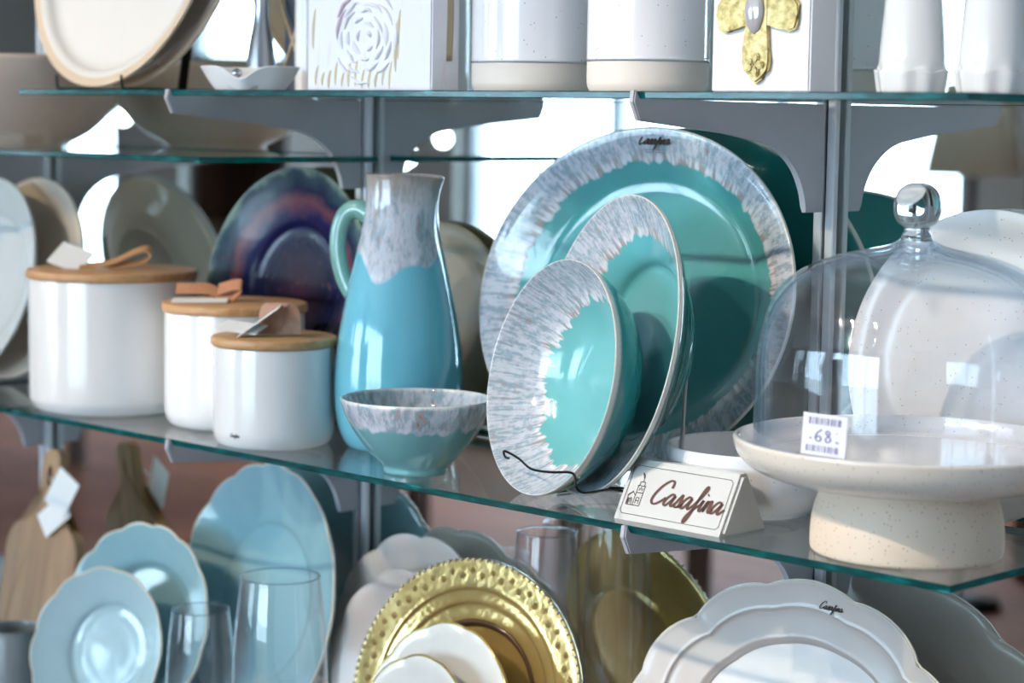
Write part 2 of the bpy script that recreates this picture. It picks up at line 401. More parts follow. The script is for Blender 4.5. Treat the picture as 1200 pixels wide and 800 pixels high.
# bracket outline in (distance from wall, height)
bo = [(.012, .0), (.262, .0), (.2635, .0075), (.2665, .0075), (.268, -.002), (.2605, -.0165), (.15, -.026)]+[(v.x, v.y) for v in cr([(.105, -.031, 0), (.078, -.040, 0), (.056, -.055, 0), (.043, -.074, 0), (.037, -.094, 0)], 4)]+[(.012, -.094)]
brk = None
levels = {0: 0., 1: .3493, 2: .2839, -1: -.366}
def bracket(k, z, label):
    global brk
    M = Matrix(((0, 0, 1, k*SP), (-1, 0, 0, 0.), (0, 1, 0, z-.0008), (0, 0, 0, 1)))
    if brk is None: o = prism('shelf_bracket', bo, .006, grey_metal, None, M, .0012); brk = o
    else: o = brk.copy(); COL.objects.link(o); o.matrix_world = M
    T(o, label, 'bracket', 'grey shelf brackets')
bracket(0, levels[1], 'grey metal bracket under top glass shelf above the blue pitcher')
bracket(1, levels[1], 'grey metal bracket under top glass shelf above the big teal platter')
bracket(0, 0., 'grey metal bracket under middle glass shelf below the medium canister')
bracket(1, 0., 'grey metal bracket under middle glass shelf below the script sign')
bracket(-1, 0., 'grey metal bracket under far left middle shelf')
bracket(-1, levels[2], 'grey metal bracket under the lower left upper shelf')
for k in (-1, 0, 1): bracket(k, levels[-1], 'grey metal bracket under lowest shelf at post '+names_post[k])
def shelf(x0, x1, z, label, yf=-.2602, yb=-.0245, th=.006):
    bm = bmesh.new(); bmesh.ops.create_cube(bm, size=1.)
    for v in bm.verts: v.co = Vector((v.co.x*(x1-x0), v.co.y*(yb-yf), v.co.z*th))
    bmesh.ops.bevel(bm, geom=[e for e in bm.edges], offset=.0008, segments=1, affect='EDGES')
    me = bpy.data.meshes.new('glass_shelf'); bm.to_mesh(me); bm.free()
    me.materials.append(shelf_glass()); me.materials.append(shelf_edge())
    for p in me.polygons: p.material_index = 0 if abs(p.normal.z) > .8 else 1
    o = link('glass_shelf', me); o.location = ((x0+x1)/2, (yf+yb)/2, z+th/2)
    return T(o, label, 'glass shelf', 'glass shelves on the mirror wall')
shelf(-.2955, .9146, 0., 'long middle glass shelf carrying the canisters, pitcher and cake dome')
shelf(-1.50, -.300, 0., 'middle glass shelf at the far left carrying the pale grey plates')
shelf(-.2719, .9146, .3493, 'top glass shelf carrying the canvases and white jars')
shelf(-1.16, .044, .2839, 'dark edged glass shelf at left carrying the big tan bowl')
shelf(-1.3, 1.0, -.366, 'lowest glass shelf carrying the scalloped plates and tumblers')
S0, S1, S2, SL = .006, .3553, .2899, -.360

# ------------------------------------------------------------------ middle shelf
TEAL, TEAL2 = (.13, .42, .40), (.22, .55, .52)
ink = plain('dark_brown_ink', (.05, .025, .02), .6); black_wire = plain('black_wire', (.02, .02, .022), .35, 0., .7)
cream_white = ceramic('warm_white_glaze', (.80, .79, .78), (.86, .85, .84), .14, 0., .5)
lid_wood = wood('bamboo_lid', (.62, .36, .17), (.46, .24, .10), 1., 0)
paper = plain('white_card', (.86, .86, .86), .7)
tan_leather = leather('tan_leather', (.62, .33, .16)); pink_leather = leather('pinkish_leather', (.58, .33, .23))
def strap(t, path, w, m, z):
    """leather strip swept along a path; width is horizontal along dir d"""
    P = cr(path['pts'], 6); d = Vector(path['d']).normalized(); V, F = [], []; N = len(P); th = .0016
    for i, p in enumerate(P):
        tt = (P[min(i+1, N-1)]-P[max(i-1, 0)]).normalized(); nn = tt.cross(d).normalized()
        ww = w*(path['w'](i/(N-1)) if 'w' in path else 1)
        dd = d
        for a, b in ((-1, -1), (1, -1), (1, 1), (-1, 1)): V.append(p+dd*ww/2*a+nn*th/2*b)
    for i in range(N-1):
        for k in range(4): F.append((i*4+k, i*4+(k+1) % 4, i*4+4+(k+1) % 4, i*4+4+k))
    F += [(3, 2, 1, 0), tuple((N-1)*4+k for k in range(4))]
    return mesh('leather_strap', V, F, m, t, smooth=False)
def canister(loc, r, h, label, lid_r):
    """h: height to the top of the lid"""
    t = T(empty('storage_canister', loc), label, 'canister', 'white canisters with wooden lids')
    lt = .0095; b = h-lt-.0006
    pr = [(0, .003), (r*.8, .003), (r*.8, .003), (r*.82, .0), (r*.86, .0), (r*.93, .003), (r*.985, .011), (r, .022), (r, b*.5), (r*.998, b-.004), (r*.99, b-.0008), (r*.97, b), (r*.95, b-.002), (r*.945, b-.02), (r*.94, .02), (r*.9, .01), (0, .008)]
    lathe('body', smooth_prof(pr, 4), cream_white, t, n=80)
    R = lid_r; z = h-lt
    lathe('lid', [(0, z), (R-.0018, z), (R-.0006, z+.0006), (R, z+.0018), (R, z+lt-.002), (R-.0006, z+lt-.0007), (R-.002, z+lt), (0, z+lt)], lid_wood, t, n=80)
    return t
def tag_card(t, c, phi, tau, w, h, roll=0., m=None):
    return box('paper_tag', (0, 0, 0), (w, h, .0006), m or paper, t, face_M(c, phi, tau, roll))
# largest canister
t = canister((-.2314, -.1687, S0), .0905, .1545, 'largest white canister with wooden lid at the left end', .0935)
z = .1545
strap(t, {'pts': [(.71*a, .70*a-.004, z+h) for a, h in ((-.032, .003), (-.012, .004), (.008, .009), (.026, .018), (.040, .0225), (.047, .0175), (.041, .0105), (.024, .006), (.0, .0025))], 'd': (-.55, .60, .35)}, .014, tan_leather, z)
tag_card(t, (-.038, -.028, z+.0115), 42, 48, .042, .034, -24)
# medium canister
t = canister((-.0494, -.1414, S0), .0738, .1295, 'medium white canister with wooden lid, behind the smallest one', .0765)
z = .1295
strap(t, {'pts': [(-.062, -.03, z+.011), (-.045, -.022, z+.012), (-.03, -.012, z+.012), (-.018, -.006, z+.007), (-.004, -.001, z+.004), (.008, .002, z+.016), (.002, 0, z+.018), (-.02, -.006, z+.012)], 'd': (-.45, .45, .77)}, .014, leather('brown_leather', (.46, .20, .10)), z)
tag_card(t, (-.016, -.034, z+.0022), 40, 86, .058, .03, 8)
# smallest canister
t = canister((.0836, -.1976, S0), .0605, .1083, 'smallest white canister with wooden lid, at the shelf front', .0625)
z = .1083
strap(t, {'pts': [(-.004, -.004, z+.0012), (.0, -.004, z+.012), (.002, -.004, z+.026), (.006, .001, z+.032), (.011, .007, z+.026), (.0115, .009, z+.012), (.012, .008, z+.0015)], 'd': (.75, .66, 0)}, .024, pink_leather, z)
tag_card(t, (-.014, -.030, z+.0085), 34, 74, .046, .026, -14)
cm = Matrix.Identity(4); e1 = Vector((.58, .57, .58)).normalized(); e2 = Vector((-.70, .71, .02)).normalized(); e3 = e1.cross(e2).normalized()
for q in range(3): cm[q][0], cm[q][1], cm[q][2], cm[q][3] = e1[q], e2[q], e3[q], (.004, -.022, z+.0155)[q]
box('paper_tag', (0, 0, 0), (.050, .028, .0007), paper, t, cm)
mk = script(.0021, -.0525, .016)
def on_can(x, y, r=.0607): a = x/.0605-PI/2+.62; return (r*math.cos(a), r*math.sin(a), y)
ribbon('maker_mark', [[(x-.012, y-.004) for x, y in s] for s in script(.0016, 0, .0)], .0006, ink, t, fn=lambda x, y: on_can(x-.019, y+.017))

# pitcher
pcx, pcy = .182, -.119
pm = reactive_vessel('pitcher_glaze', .197, .05, 26., (.14, .47, .60), (.18, .53, .65), .35, .275, (.34, .26, .20), .04)
t = T(empty('pitcher', (pcx, pcy, S0)), 'tall pale blue ceramic pitcher with mottled lavender spout', 'pitcher')
pp = [(0, .004), (.038, .004), (.038, .004), (.040, .0), (.046, .0), (.052, .004), (.0585, .016), (.0628, .036), (.0642, .058), (.0632, .085), (.0595, .115), (.0530, .150), (.0460, .182), (.0395, .210), (.0352, .235), (.0338, .252), (.0345, .266), (.0352, .2695), (.0335, .2700), (.0320, .265), (.0315, .25), (.034, .225), (.043, .185), (.055, .13), (.060, .07), (.055, .02), (.04, .009), (0, .009)]
rz_sp = math.radians(22)
def spout(th, r, z):
    k = max(0., (z-.215)/.055); k = k**1.3
    d = (th-rz_sp+PI) % (2*PI)-PI
    return r*(1+k*(.30*math.exp(-(d/.42)**2)-.05*math.exp(-((abs(d)-1.2)/.5)**2)-.0)), z-k*.0030*math.exp(-(d/.5)**2)
lathe('body', smooth_prof(pp, 4), pm, t, n=96, fn=spout)
ha = rz_sp+PI
hp = [(.034, .228), (.047, .2345), (.060, .229), (.0675, .212), (.0685, .192), (.0645, .172), (.0575, .156), (.050, .146)]
tube('handle', [(r*math.cos(ha), r*math.sin(ha), z) for r, z in hp], lambda u: .0078-.0016*u, ceramic('celadon_glaze', (.12, .31, .28), (.18, .38, .35), .12, 0., .6), t, n=12, sub=6, flat=(.85, 1.3))

# mottled bowl
bm_ = reactive_vessel('bowl_glaze', .043, .014, 85., (.15, .38, .40), (.20, .45, .47), 0., .0740, (.80, .78, .74), .004)
t = T(empty('bowl', (.3042, -.2098, S0)), 'small teal bowl with mottled lavender rim in front of the pitcher', 'bowl')
bp = [(0, .004), (.024, .004), (.024, .004), (.0265, 0), (.0285, 0), (.030, .002), (.0315, .008), (.044, .020), (.056, .036), (.0645, .051), (.0695, .064), (.0700, .0685), (.0690, .0694), (.0675, .0675), (.0625, .052), (.052, .034), (.038, .019), (.02, .011), (0, .009)]
lathe('body', smooth_prof(bp, 5), bm_, t, n=96)
def in_bowl(x, y): a = .95+x/.066; return (.0655*math.cos(a), .0655*math.sin(a), .0598+y)
ribbon('maker_mark', [[(-x, y) for x, y in s] for s in script(.0022, -.008, 0)], .0008, ink, t, fn=in_bowl)

# teal plates
o = lathe('oval_platter', plate_prof(1., .0, .7), None) if False else None
def oval_prof(a, depth): return plate_prof(a, depth, .72, .005, .6)
A, B = .1907, .161
plat = lathe('oval_platter', oval_prof(A, .026), reactive_plate('platter_glaze', A, B, .80, (.07, .33, .34), (.10, .38, .385), .035, 12.), None, plate_M(.4290, -.0965, .012, 0, 12, B), n=120, sy=B/A)
T(plat, 'largest teal oval platter with speckled lavender rim, leaning behind the others', 'platter')
ribbon('maker_mark', script(.0052, -.018, .1445, .2), .0016, ink, plat, fn=lambda x, y: (x, y, -.0028))
ribbon('maker_mark_line', [[(-.010, .1395), (.018, .1395)], [(-.006, .137), (.018, .137)]], .0007, plain('grey_print', (.2, .22, .25), .5), plat, fn=lambda x, y: (x, y, -.0026))
R = .1315
o = lathe('dinner_plate', plate_prof(R, .044, .60, .005, .5), reactive_plate('dinner_plate_glaze', R, R, .74, (.10, .42, .46), (.15, .49, .53), .05, 7.), None, plate_M(.4984, -.2096, .012, -22.9, 12, R), n=110)
T(o, 'round teal plate with mottled rim standing between pasta bowl and platter', 'plate')
R = .1029
pf = [(0, -.057), (.025, -.0568), (.045, -.0545), (.062, -.0475), (.077, -.036), (.089, -.0215), (.0975, -.007), (R-.0012, 0), (R, -.0012), (R, -.0012), (R-.0005, -.0042), (.0995, -.013), (.092, -.0270), (.080, -.0420), (.064, -.0540), (.048, -.0605), (.044, -.0615), (.044, -.0615), (.043, -.0655), (.040, -.0655), (.039, -.0615), (0, -.0615)]
o = lathe('pasta_bowl', smooth_prof(pf, 5), reactive_plate('pasta_bowl_glaze', R, R, .70, (.11, .38, .39), (.17, .47, .48), .10, 7.), None, plate_M(.478, -.2445, .012, -16.5, 12, R), n=110)
T(o, 'frontmost teal pasta bowl with dripping lavender glaze, on a wire easel', 'bowl')
# wire easel holding pasta bowl and plate
e = T(empty('wire_easel', (.52, -.2, S0)), 'black wire easel holding the teal pasta bowl and plate', 'plate stand')
off = Vector((-.52, .2, -S0))
def W3(l): return [tuple(Vector(p)+off) for p in l]
tube('lip_wire', W3([(.4470, -.2330, .0385), (.4485, -.2385, .0400), (.4510, -.2432, .0440), (.4535, -.2440, .0465), (.4763, -.2507, .0435), (.4989, -.2590, .0384), (.5299, -.2680, .0404), (.5567, -.2750, .0445), (.5660, -.2775, .0430), (.5702, -.2803, .0349), (.5715, -.2740, .0295), (.572, -.262, .0285), (.5715, -.235, .0275), (.5695, -.19, .016), (.570, -.150, .0075)]), .0011, black_wire, e, n=6)
tube('base_wire', W3([(.470, -.195, .0075), (.473, -.17, .0075), (.478, -.150, .0075), (.515, -.128, .0075), (.570, -.150, .0075)]), .0011, black_wire, e, n=6)
tube('back_post', W3([(.570, -.150, .0075), (.572, -.149, .06), (.5765, -.150, .147)]), .0018, plain('pale_wire', (.45, .46, .48), .35, 0., .8), e, n=8)
tube('post_hook', W3([(.5765, -.150, .147), (.5775, -.151, .153), (.575, -.153, .157), (.572, -.155, .154), (.571, -.1555, .146)]), .0017, black_wire, e, n=6)

# white bowl behind the sign
t = T(empty('white_bowl', (.6410, -.1315, S0)), 'plain white ceramic bowl between the script sign and cake stand', 'bowl')
wb = [(0, .004), (.034, .004), (.034, .004), (.036, 0), (.041, 0), (.046, .003), (.060, .013), (.0725, .028), (.0785, .046), (.0800, .060), (.0795, .0635), (.0780, .0640), (.0765, .061), (.0745, .045), (.068, .029), (.054, .015), (.03, .010), (0, .009)]
lathe('body', smooth_prof([(r*.97, z*.9) for r, z in wb], 5), ceramic('white_bowl_glaze', (.78, .78, .80), (.84, .84, .86), .15, .05, .5), t, n=90)

# script sign
sg = T(empty('tabletop_sign', (.635, -.2437, S0)), 'cream ceramic tent sign with brown script lettering at the shelf edge', 'sign')
sl, sd, sh = .1157, .059, .0475
cream = ceramic('cream_bisque', (.58, .57, .55), (.62, .61, .59), .32, 0., .2)
sp = [(.0, 0), (sd, 0), (sd*.5+.004, sh), (sd*.5-.004, sh)]
prism('body', sp, sl, cream, sg, Matrix(((0, 0, 1, 0), (1, 0, 0, 0), (0, 1, 0, 0), (0, 0, 0, 1))), .0025)
fa = math.atan2(sd*.5-.004, sh); FH = math.hypot(sd*.5-.004, sh)
FM = Matrix.Translation((0, 0, 0)) @ face_M((0, 0, 0), 0, math.degrees(fa))
def sgl(x, y, l=.0004): return FM @ Vector((x, y, l))
hw, y0, y1 = sl/2-.006, .0055, FH-.006
cc = .0025
ribbon('border_line', [[(-hw+cc, y0), (hw-cc, y0)], [(hw, y0+cc), (hw, y1-cc)], [(hw-cc, y1), (-hw+cc, y1)], [(-hw, y1-cc), (-hw, y0+cc)], [(hw-cc, y0), (hw, y0+cc)], [(hw, y1-cc), (hw-cc, y1)], [(-hw+cc, y1), (-hw, y1-cc)], [(-hw, y0+cc), (-hw+cc, y0)]], .00045, ink, sg, fn=sgl)
ribbon('lettering', script(.0103, -.0255, .0180, .10), .0025, plain('brown_script_ink', (.10, .035, .025), .5), sg, fn=sgl)
# little house emblem
hx, hy, k = -.0485, .0135, .0012
H = [[(0, 0), (14, 0)], [(0, 0), (0, 9)], [(14, 0), (14, 17)], [(0, 9), (4, 13)], [(4, 13), (7, 10)], [(7, 10), (7, 0)], [(7, 13), (14, 13)], [(7, 10), (7, 20)], [(7, 20), (14, 20)], [(14, 17), (14, 20)], [(6, 20), (15, 20)], [(8, 20), (8, 24)], [(13, 20), (13, 24)], [(8, 24), (13, 24)], [(10.5, 24), (10.5, 30)],
     [(2, 0), (2, 6)], [(2, 6), (4, 7)], [(4, 7), (5, 5)], [(5, 5), (5, 0)], [(9, 2), (9, 8)], [(12, 2), (12, 8)], [(9, 8), (12, 8)], [(9, 5), (12, 5)], [(9, 15), (9, 18)], [(12, 15), (12, 18)], [(-1, 9), (4, 14)], [(10.5, 16), (10.5, 19)], [(1, 1), (1, 7)], [(3.5, 2), (3.5, 6)]]
ribbon('house_emblem', [[(hx+x*k*.85, hy+y*k*.72) for x, y in s] for s in H], .0006, ink, sg, fn=sgl)
ribbon('house_emblem', [[(hx+x*k*.85, hy+y*k*.72) for x, y in s] for s in [[(10.5, 30), (8, 33), (10, 28)]]], .0007, ink, sg, fn=sgl)

# cake stand
cx, cy = .821, -.177
t = T(empty('cake_stand', (cx, cy, S0)), 'white footed cake stand with sandy speckled base at the right', 'cake stand')
sand = ceramic('speckled_sand_stoneware', (.70, .56, .43), (.77, .63, .50), .55, .22, .0, .12)
sand2 = ceramic('glazed_sand_underside', (.72, .64, .55), (.78, .70, .61), .22, .18, .3, .08)
whiteglaze = ceramic('speckled_white_glaze', (.78, .76, .76), (.84, .82, .82), .12, .14, .6)
bs = [(0, .004), (.067, .004), (.067, .004), (.069, .0), (.0725, .0008), (.0738, .005), (.0738, .018), (.0725, .032), (.0690, .046), (.0640, .0555), (.0600, .0580), (0, .0580)]
lathe('pedestal', smooth_prof([(r, z*.052/.058) for r, z in bs], 5), sand, t, n=96)
rr = .1345
ps = [(0, .0582), (.060, .0582), (.060, .0582), (.085, .0600), (.105, .0640), (.122, .0720), (.1315, .0830), (rr, .0935), (rr, .0965), (rr-.0015, .0978), (rr-.004, .0968), (.1265, .0870), (.121, .0838), (.112, .0822), (.110, .0818), (.106, .0822), (.06, .0815), (0, .0813)]
lathe('plate', smooth_prof([(r, (z-.0582)*.896+.0522) for r, z in ps], 4), [whiteglaze, sand2], t, n=110, idxf=lambda k: 1 if k < 30 else 0)
# glass dome with knob
dz = S0+.0733
d = T(empty('glass_dome', (cx, cy, dz)), 'clear glass cloche with ball knob covering the cake stand', 'cloche')
DR = .1105
dg = clear_glass('dome_glass', (.985, .99, 1.), (.62, .74, .86))
DR = .1195
dzz = .0015
dp = [(DR, dzz), (DR, .045), (DR*.997, .070), (DR*.975, .092), (DR*.925, .113), (DR*.84, .130), (DR*.70, .1435), (DR*.52, .1525), (DR*.33, .158), (DR*.19, .1615), (.0165, .1640), (.0125, .1665)]
outer = smooth_prof(dp, 5)
inner = [(max(r-.0028, .0), z-.0028*(1 if z > .1 else .0)) for r, z in outer[::-1]]
prof = outer+inner+[(DR-.0014, dzz-.001), outer[0]]
lathe('bell', prof, dg, d, n=120)
kn = [(.0125, .1655), (.0115, .1690), (.0100, .1725), (.0098, .1750), (.0110, .1765), (.0150, .1795), (.0175, .1850), (.0182, .1920), (.0170, .1990), (.0135, .2050), (.0075, .2088), (0, .2098)]
lathe('knob', [(0, .1655)]+smooth_prof(kn, 4), solid_glass(), d, n=48)
for q in (.0105, .0135): lathe('neck_ring', [(q*1.25, .1585+(.0135-q)), (q*1.35, .1600+(.0135-q)), (q*1.25, .1615+(.0135-q)), (q*1.15, .1600+(.0135-q)), (q*1.25, .1585+(.0135-q))], dg, d, n=40)
STK, S_Z = -86, .0290
# price sticker on the dome
ang = math.radians(STK)
tg = box('price_sticker', (0, 0, 0), (.034, .0305, .0005), plain('sticker_paper', (.85, .83, .88), .5), d, face_M((.1225*math.cos(ang), .1225*math.sin(ang), S_Z), 15, 0, -3))
bars = []; random.seed(3); x = -.012
while x < .0125: bars.append(x); x += random.choice((.0009, .0013, .0019))
pur = plain('violet_ink', (.16, .12, .28), .6)
ribbon('barcode', [[(x, .0075), (x, .0125)] for x in bars]+[[(x-.001, -.0125), (x-.001, -.0078)] for x in bars], .00062, pur, tg, lift=.0004)
ribbon('price', [[(-.002, .004), (-.0055, .001), (-.0065, -.003), (-.004, -.0048), (-.0022, -.0028), (-.004, -.0008), (-.0062, -.0022)], [(.0045, .0015), (.0025, .0035), (.0012, .0018), (.0042, -.001), (.005, -.0035), (.0028, -.0048), (.0012, -.003), (.003, -.0004), (.0045, .0015)], [(.0095, .0022), (.0095, .0028)], [(-.011, -.003), (-.0095, -.003)], [(.009, -.004), (.0115, -.0042)]], .0011, pur, tg, lift=.0004)

# white plate behind the dome
R = .1298
o = lathe('speckled_plate', plate_prof(R, .016, .76, .005, .55), ceramic('speckled_plate_glaze', (.66, .64, .63), (.72, .70, .69), .25, .06, .2), None, plate_M(.786, -.0455, .0065, 0, 7, R), n=100)
T(o, 'off-white speckled plate leaning on the mirror behind the glass dome', 'plate')
# olive plate behind pitcher
R = .1105
olive = ceramic('olive_brown_glaze', (.20, .17, .10), (.25, .21, .13), .3, 0., .2)
o = lathe('olive_plate', plate_prof(R, .006, .7, .004, .5), olive, None, plate_M(.123, -.042, .0065, 0, 9, R), n=80)
T(o, 'dull olive brown plate half hidden behind the blue pitcher', 'plate')
# navy plate
R = .1366
o = lathe('navy_plate', plate_prof(R, .022, .56, .005, .5), navy_plate(), None, plate_M(-.093, -.0655, .0065, 0, 10, R), n=100)
T(o, 'dark navy glazed plate with purple blotches behind the wooden lidded canisters', 'plate')
# pale grey plates at far left with easels
pg = ceramic('pale_grey_blue_glaze', (.46, .52, .55), (.56, .61, .63), .16, 0., .4)
tan = ceramic('warm_oatmeal_glaze', (.62, .52, .42), (.70, .60, .50), .25, 0., .2)
def easel(X, Y, z, phi, label, hgt=.13, w=.05, dp=.105):
    e = T(empty('plate_easel', (X, Y, z), math.radians(phi)), label, 'plate stand', 'black plate easels')
    for s in (-1, 1): tube('arm', [(s*w, dp, .0016), (s*w, .02, .0016), (s*w, -.013, .0016), (s*w, -.018, .004), (s*w, -.0195, .016)], .0015, black_wire, e, n=6, sub=3)
    tube('cross_wire', [(-w, dp, .0016), (w, dp, .0016)], .0015, black_wire, e, n=6, sub=1)
    tube('back_bar', [(0, dp, .0016), (0, dp+.16*hgt, hgt)], .005, black_wire, e, n=8, sub=1, flat=(1, .35))
    return e
R = .1245
o = lathe('coupe_plate', plate_prof(R, .02, .66, .005, .5), pg, None, plate_M(-.554, -.175, .010, 0, 14, R), n=90)
T(o, 'pale grey blue plate at the left edge of the middle shelf', 'plate')
o = lathe('coupe_plate', plate_prof(R, .016, .7, .005, .5), tan, None, plate_M(-.515, -.135, .010, 0, 14, R), n=90)
T(o, 'warm oatmeal plate just behind the pale grey blue plate', 'plate')
easel(-.535, -.160, S0, 0, 'black easel under the pale plates at the left of the middle shelf', .17)

# ------------------------------------------------------------------ upper left shelf and top shelf
t = T(empty('serving_bowl', (-.462, -.150, S2)), 'big tan serving bowl on the left upper shelf', 'bowl')
sb = [(0, .004), (.05, .004), (.05, .004), (.053, 0), (.06, 0), (.066, .004), (.092, .018), (.117, .042), (.132, .070), (.138, .095), (.1385, .103), (.1365, .105), (.134, .102), (.128, .072), (.112, .044), (.085, .020), (.05, .010), (0, .009)]
lathe('body', smooth_prof(sb, 4), ceramic('tan_serving_glaze', (.62, .49, .40), (.70, .57, .47), .2, .0, .4), t, n=80)
R = .157
wplate = ceramic('glossy_white_plate_glaze', (.80, .77, .72), (.85, .82, .78), .1, 0., .6)
rimw = ceramic('toasted_rim_glaze', (.66, .52, .38), (.74, .60, .45), .25, 0., .3)
def topplate(X, Y, phi, R, label, wr=.86):
    pr = plate_prof(R, .018, .8, .005, .55)
    o = lathe('round_platter', pr, [wplate, rimw], None, plate_M(X, Y, S1+.004, phi, 14, R), n=110, idxf=lambda k: 0 if k < 22 else 1)
    return T(o, label, 'plate', 'round white plates at the left of the top shelf')
topplate(-.2165, -.205, 0, .1576, 'front round white plate with toasted rim on the top shelf')
topplate(-.2135, -.172, -2, .168, 'larger round plate just behind the front white one, top shelf')
easel(-.216, -.190, S1, 0, 'black easel holding the round white plates on top shelf', .2, .06)
# boat dish
t = T(empty('trinket_dish', (.0476, -.200, S1)), 'small white dish with a notched rim and silver bead', 'dish')
def notch(th, r, z):
    k = max(0., (r/.05-.4)/.6)
    d = (th+PI*.33+PI) % (2*PI)-PI
    return r, z-.0115*k*math.exp(-(d/.30)**2)*(1 if z > .004 else 0)
dd = [(0, .003), (.03, .003), (.03, .003), (.032, 0), (.036, 0), (.043, .008), (.052, .0215), (.053, .0235), (.0515, .0240), (.049, .0215), (.041, .010), (.03, .006), (0, .0055)]
lathe('body', smooth_prof(dd, 4), ceramic('dish_white', (.76, .76, .77), (.82, .82, .83), .3), t, n=72, sx=1.1, sy=.8, fn=notch)
lathe('silver_bead', smooth_prof([(0, -.005), (.0035, -.0035), (.005, 0), (.0035, .0035), (0, .005)], 4), plain('silver', (.7, .7, .72), .12, 0., 1.), t, Matrix.Translation((.0215, -.0335, .0165)), n=20)
# bud vase, then rods and panel added in place of a mirrored canvas back
t = T(empty('bud_vase', (-.052, -.105, S1)), 'slim silvery bud vase behind the notched dish', 'vase')
lathe('body', smooth_prof([(0, 0), (.0155, 0), (.0170, .003), (.0165, .02), (.013, .05), (.0085, .075), (.008, .10), (.0105, .125), (.009, .126), (.006, .10), (0, .095)], 4), plain('pewter', (.55, .58, .62), .2, 0., .8), t, n=36)
t = T(empty('crossed_rods_standin', (-.012, -.095, S1)), 'crossed rods and dark panel standing in for a mirrored canvas back', 'folding frame')
for s in (-1, 1): tube('rod', [(-s*.026, .0, .002), (s*.026, .0, .105)], .0021, wood('rod_wood', (.52, .38, .24), (.40, .28, .16), 1., 2), t, n=8, sub=1)
box('panel', (0, .012, .06), (.048, .006, .12), plain('slate_panel', (.10, .12, .15), .5), t)
t = T(empty('white_cylinder_vase', (.022, -.100, S1)), 'narrow white vase behind the flower canvas', 'vase')
lathe('body', smooth_prof([(0, 0), (.014, 0), (.016, .003), (.016, .10), (.014, .13), (.012, .13), (.012, .1), (0, .09)], 4), plain('white_vase_glaze', (.78, .78, .79), .25, .3), t, n=36)
# canvases
def canvas(name, xa, xb, y, depth, h, m, label):
    w = xb-xa; o = T(empty(name, (xa, y, S1)), label, 'canvas art')
    box('canvas_block', (w/2, depth/2, h/2+.0005), (w, depth, h), m, o, bev=.0015)
    return o, w
o, w = canvas('flower_canvas', .1351, .3085, -.200, .036, .20, canvas_paint('brushed_canvas', 1), 'white canvas block with raised flower and gold brush strokes')
tg0 = NT('antique_gold'); og = tg0.obj(); ng = tg0.noise(og, 130., 4., .7)
gold = tg0.surf(tg0.pbr(tg0.ramp(ng, [(.3, (.22, .14, .04)), (.5, (.52, .39, .14)), (.7, (.70, .58, .30))]), .36, .1, .5, bump=ng, bs=.6, bd=.001)); impasto = plain('white_impasto', (.86, .83, .86), .45, .3)
pinky = plain('mauve_paint', (.70, .55, .64), .5, .2)
cxx, czz = .084, .050
random.seed(11)
for k in range(30):
    a = k*2.4+random.uniform(-.2, .2); rr_ = .007+.040*(k/29)**.7; b_ = random.uniform(.6, 1.1)*(.02/rr_)**.3
    pts = [(cxx+rr_*math.cos(a+b_*u), -.0004, czz+rr_*(.86+.1*random.random())*math.sin(a+b_*u)) for u in (0, .25, .5, .75, 1.)]
    tube('petal_stroke', pts, lambda u: .0003+.0030*math.sin(PI*u), pinky if k in (22, 27) else impasto, o, n=6, flat=(1, .55))
for xg, za, zb_, ww in [(.127, .018, .066, .0022), (.130, .030, .075, .0016), (.010, .040, .078, .0018)]+[(.014+.0095*q, random.uniform(.002, .006), random.uniform(.012, .030), random.uniform(.0009, .0019)) for q in range(12)]:
    tube('gold_stroke', [(xg-.001, -.0002, za), (xg, -.0004, (za+zb_)/2), (xg+.002, -.0002, zb_)], lambda u: .0004+ww*math.sin(PI*u)**.5, plain('ochre_paint', (.74, .62, .42), .5, .1), o, n=6, flat=(1, .15))
tube('gold_stroke', [(w+.0003, .020, .028), (w+.0006, .021, .07), (w+.0003, .022, .16)], .0045, plain('bronze_paint', (.42, .33, .20), .45, .1, .3), o, n=6, flat=(1, .15))
o, w = canvas('cross_canvas', .6356, .7331, -.200, .034, .19, canvas_paint('plain_canvas', 0), 'plain white canvas block with a gold relief cross')
cxx = .0475
def blob(pts, rad, fl=(1., .42)): return tube('cross_arm', pts, rad, gold, o, n=10, flat=fl)
fl = lambda u: .0085+.0035*(abs(2*u-1)**2)
CZ_ = .0615
prism('cross_arm', [(-.012, -.009), (-.022, -.0105), (-.031, -.0145), (-.038, -.0125), (-.040, -.006), (-.0385, .0), (-.0405, .007), (-.036, .013), (-.028, .0135), (-.014, .010), (0, .0105), (.014, .010), (.028, .0135), (.036, .013), (.0405, .007), (.0385, 0), (.040, -.006), (.038, -.0125), (.031, -.0145), (.022, -.0105), (.012, -.009)], .005, gold, o, face_M((cxx, -.002, CZ_), 0, 0), .0015)
prism('cross_stem', [(-.0115, .050), (-.0105, -.012), (-.0115, -.028), (-.0140, -.036), (-.0115, -.045), (-.006, -.0455), (-.005, -.051), (.000, -.0545), (.006, -.051), (.0065, -.0455), (.0125, -.0445), (.0140, -.036), (.0120, -.028), (.0108, -.012), (.0115, .050)], .0055, gold, o, face_M((cxx, -.0022, CZ_), 0, 0), .0015)
for k in range(5):
    a = k*2*PI/5; prism('flower_petal', [(.0046*math.cos(i*PI/4), .0034*math.sin(i*PI/4)) for i in range(8)], .003, gold, o, face_M((cxx+.0052*math.cos(a), -.0058, .022+.0052*math.sin(a)), 0, 0, math.degrees(a)), .001)
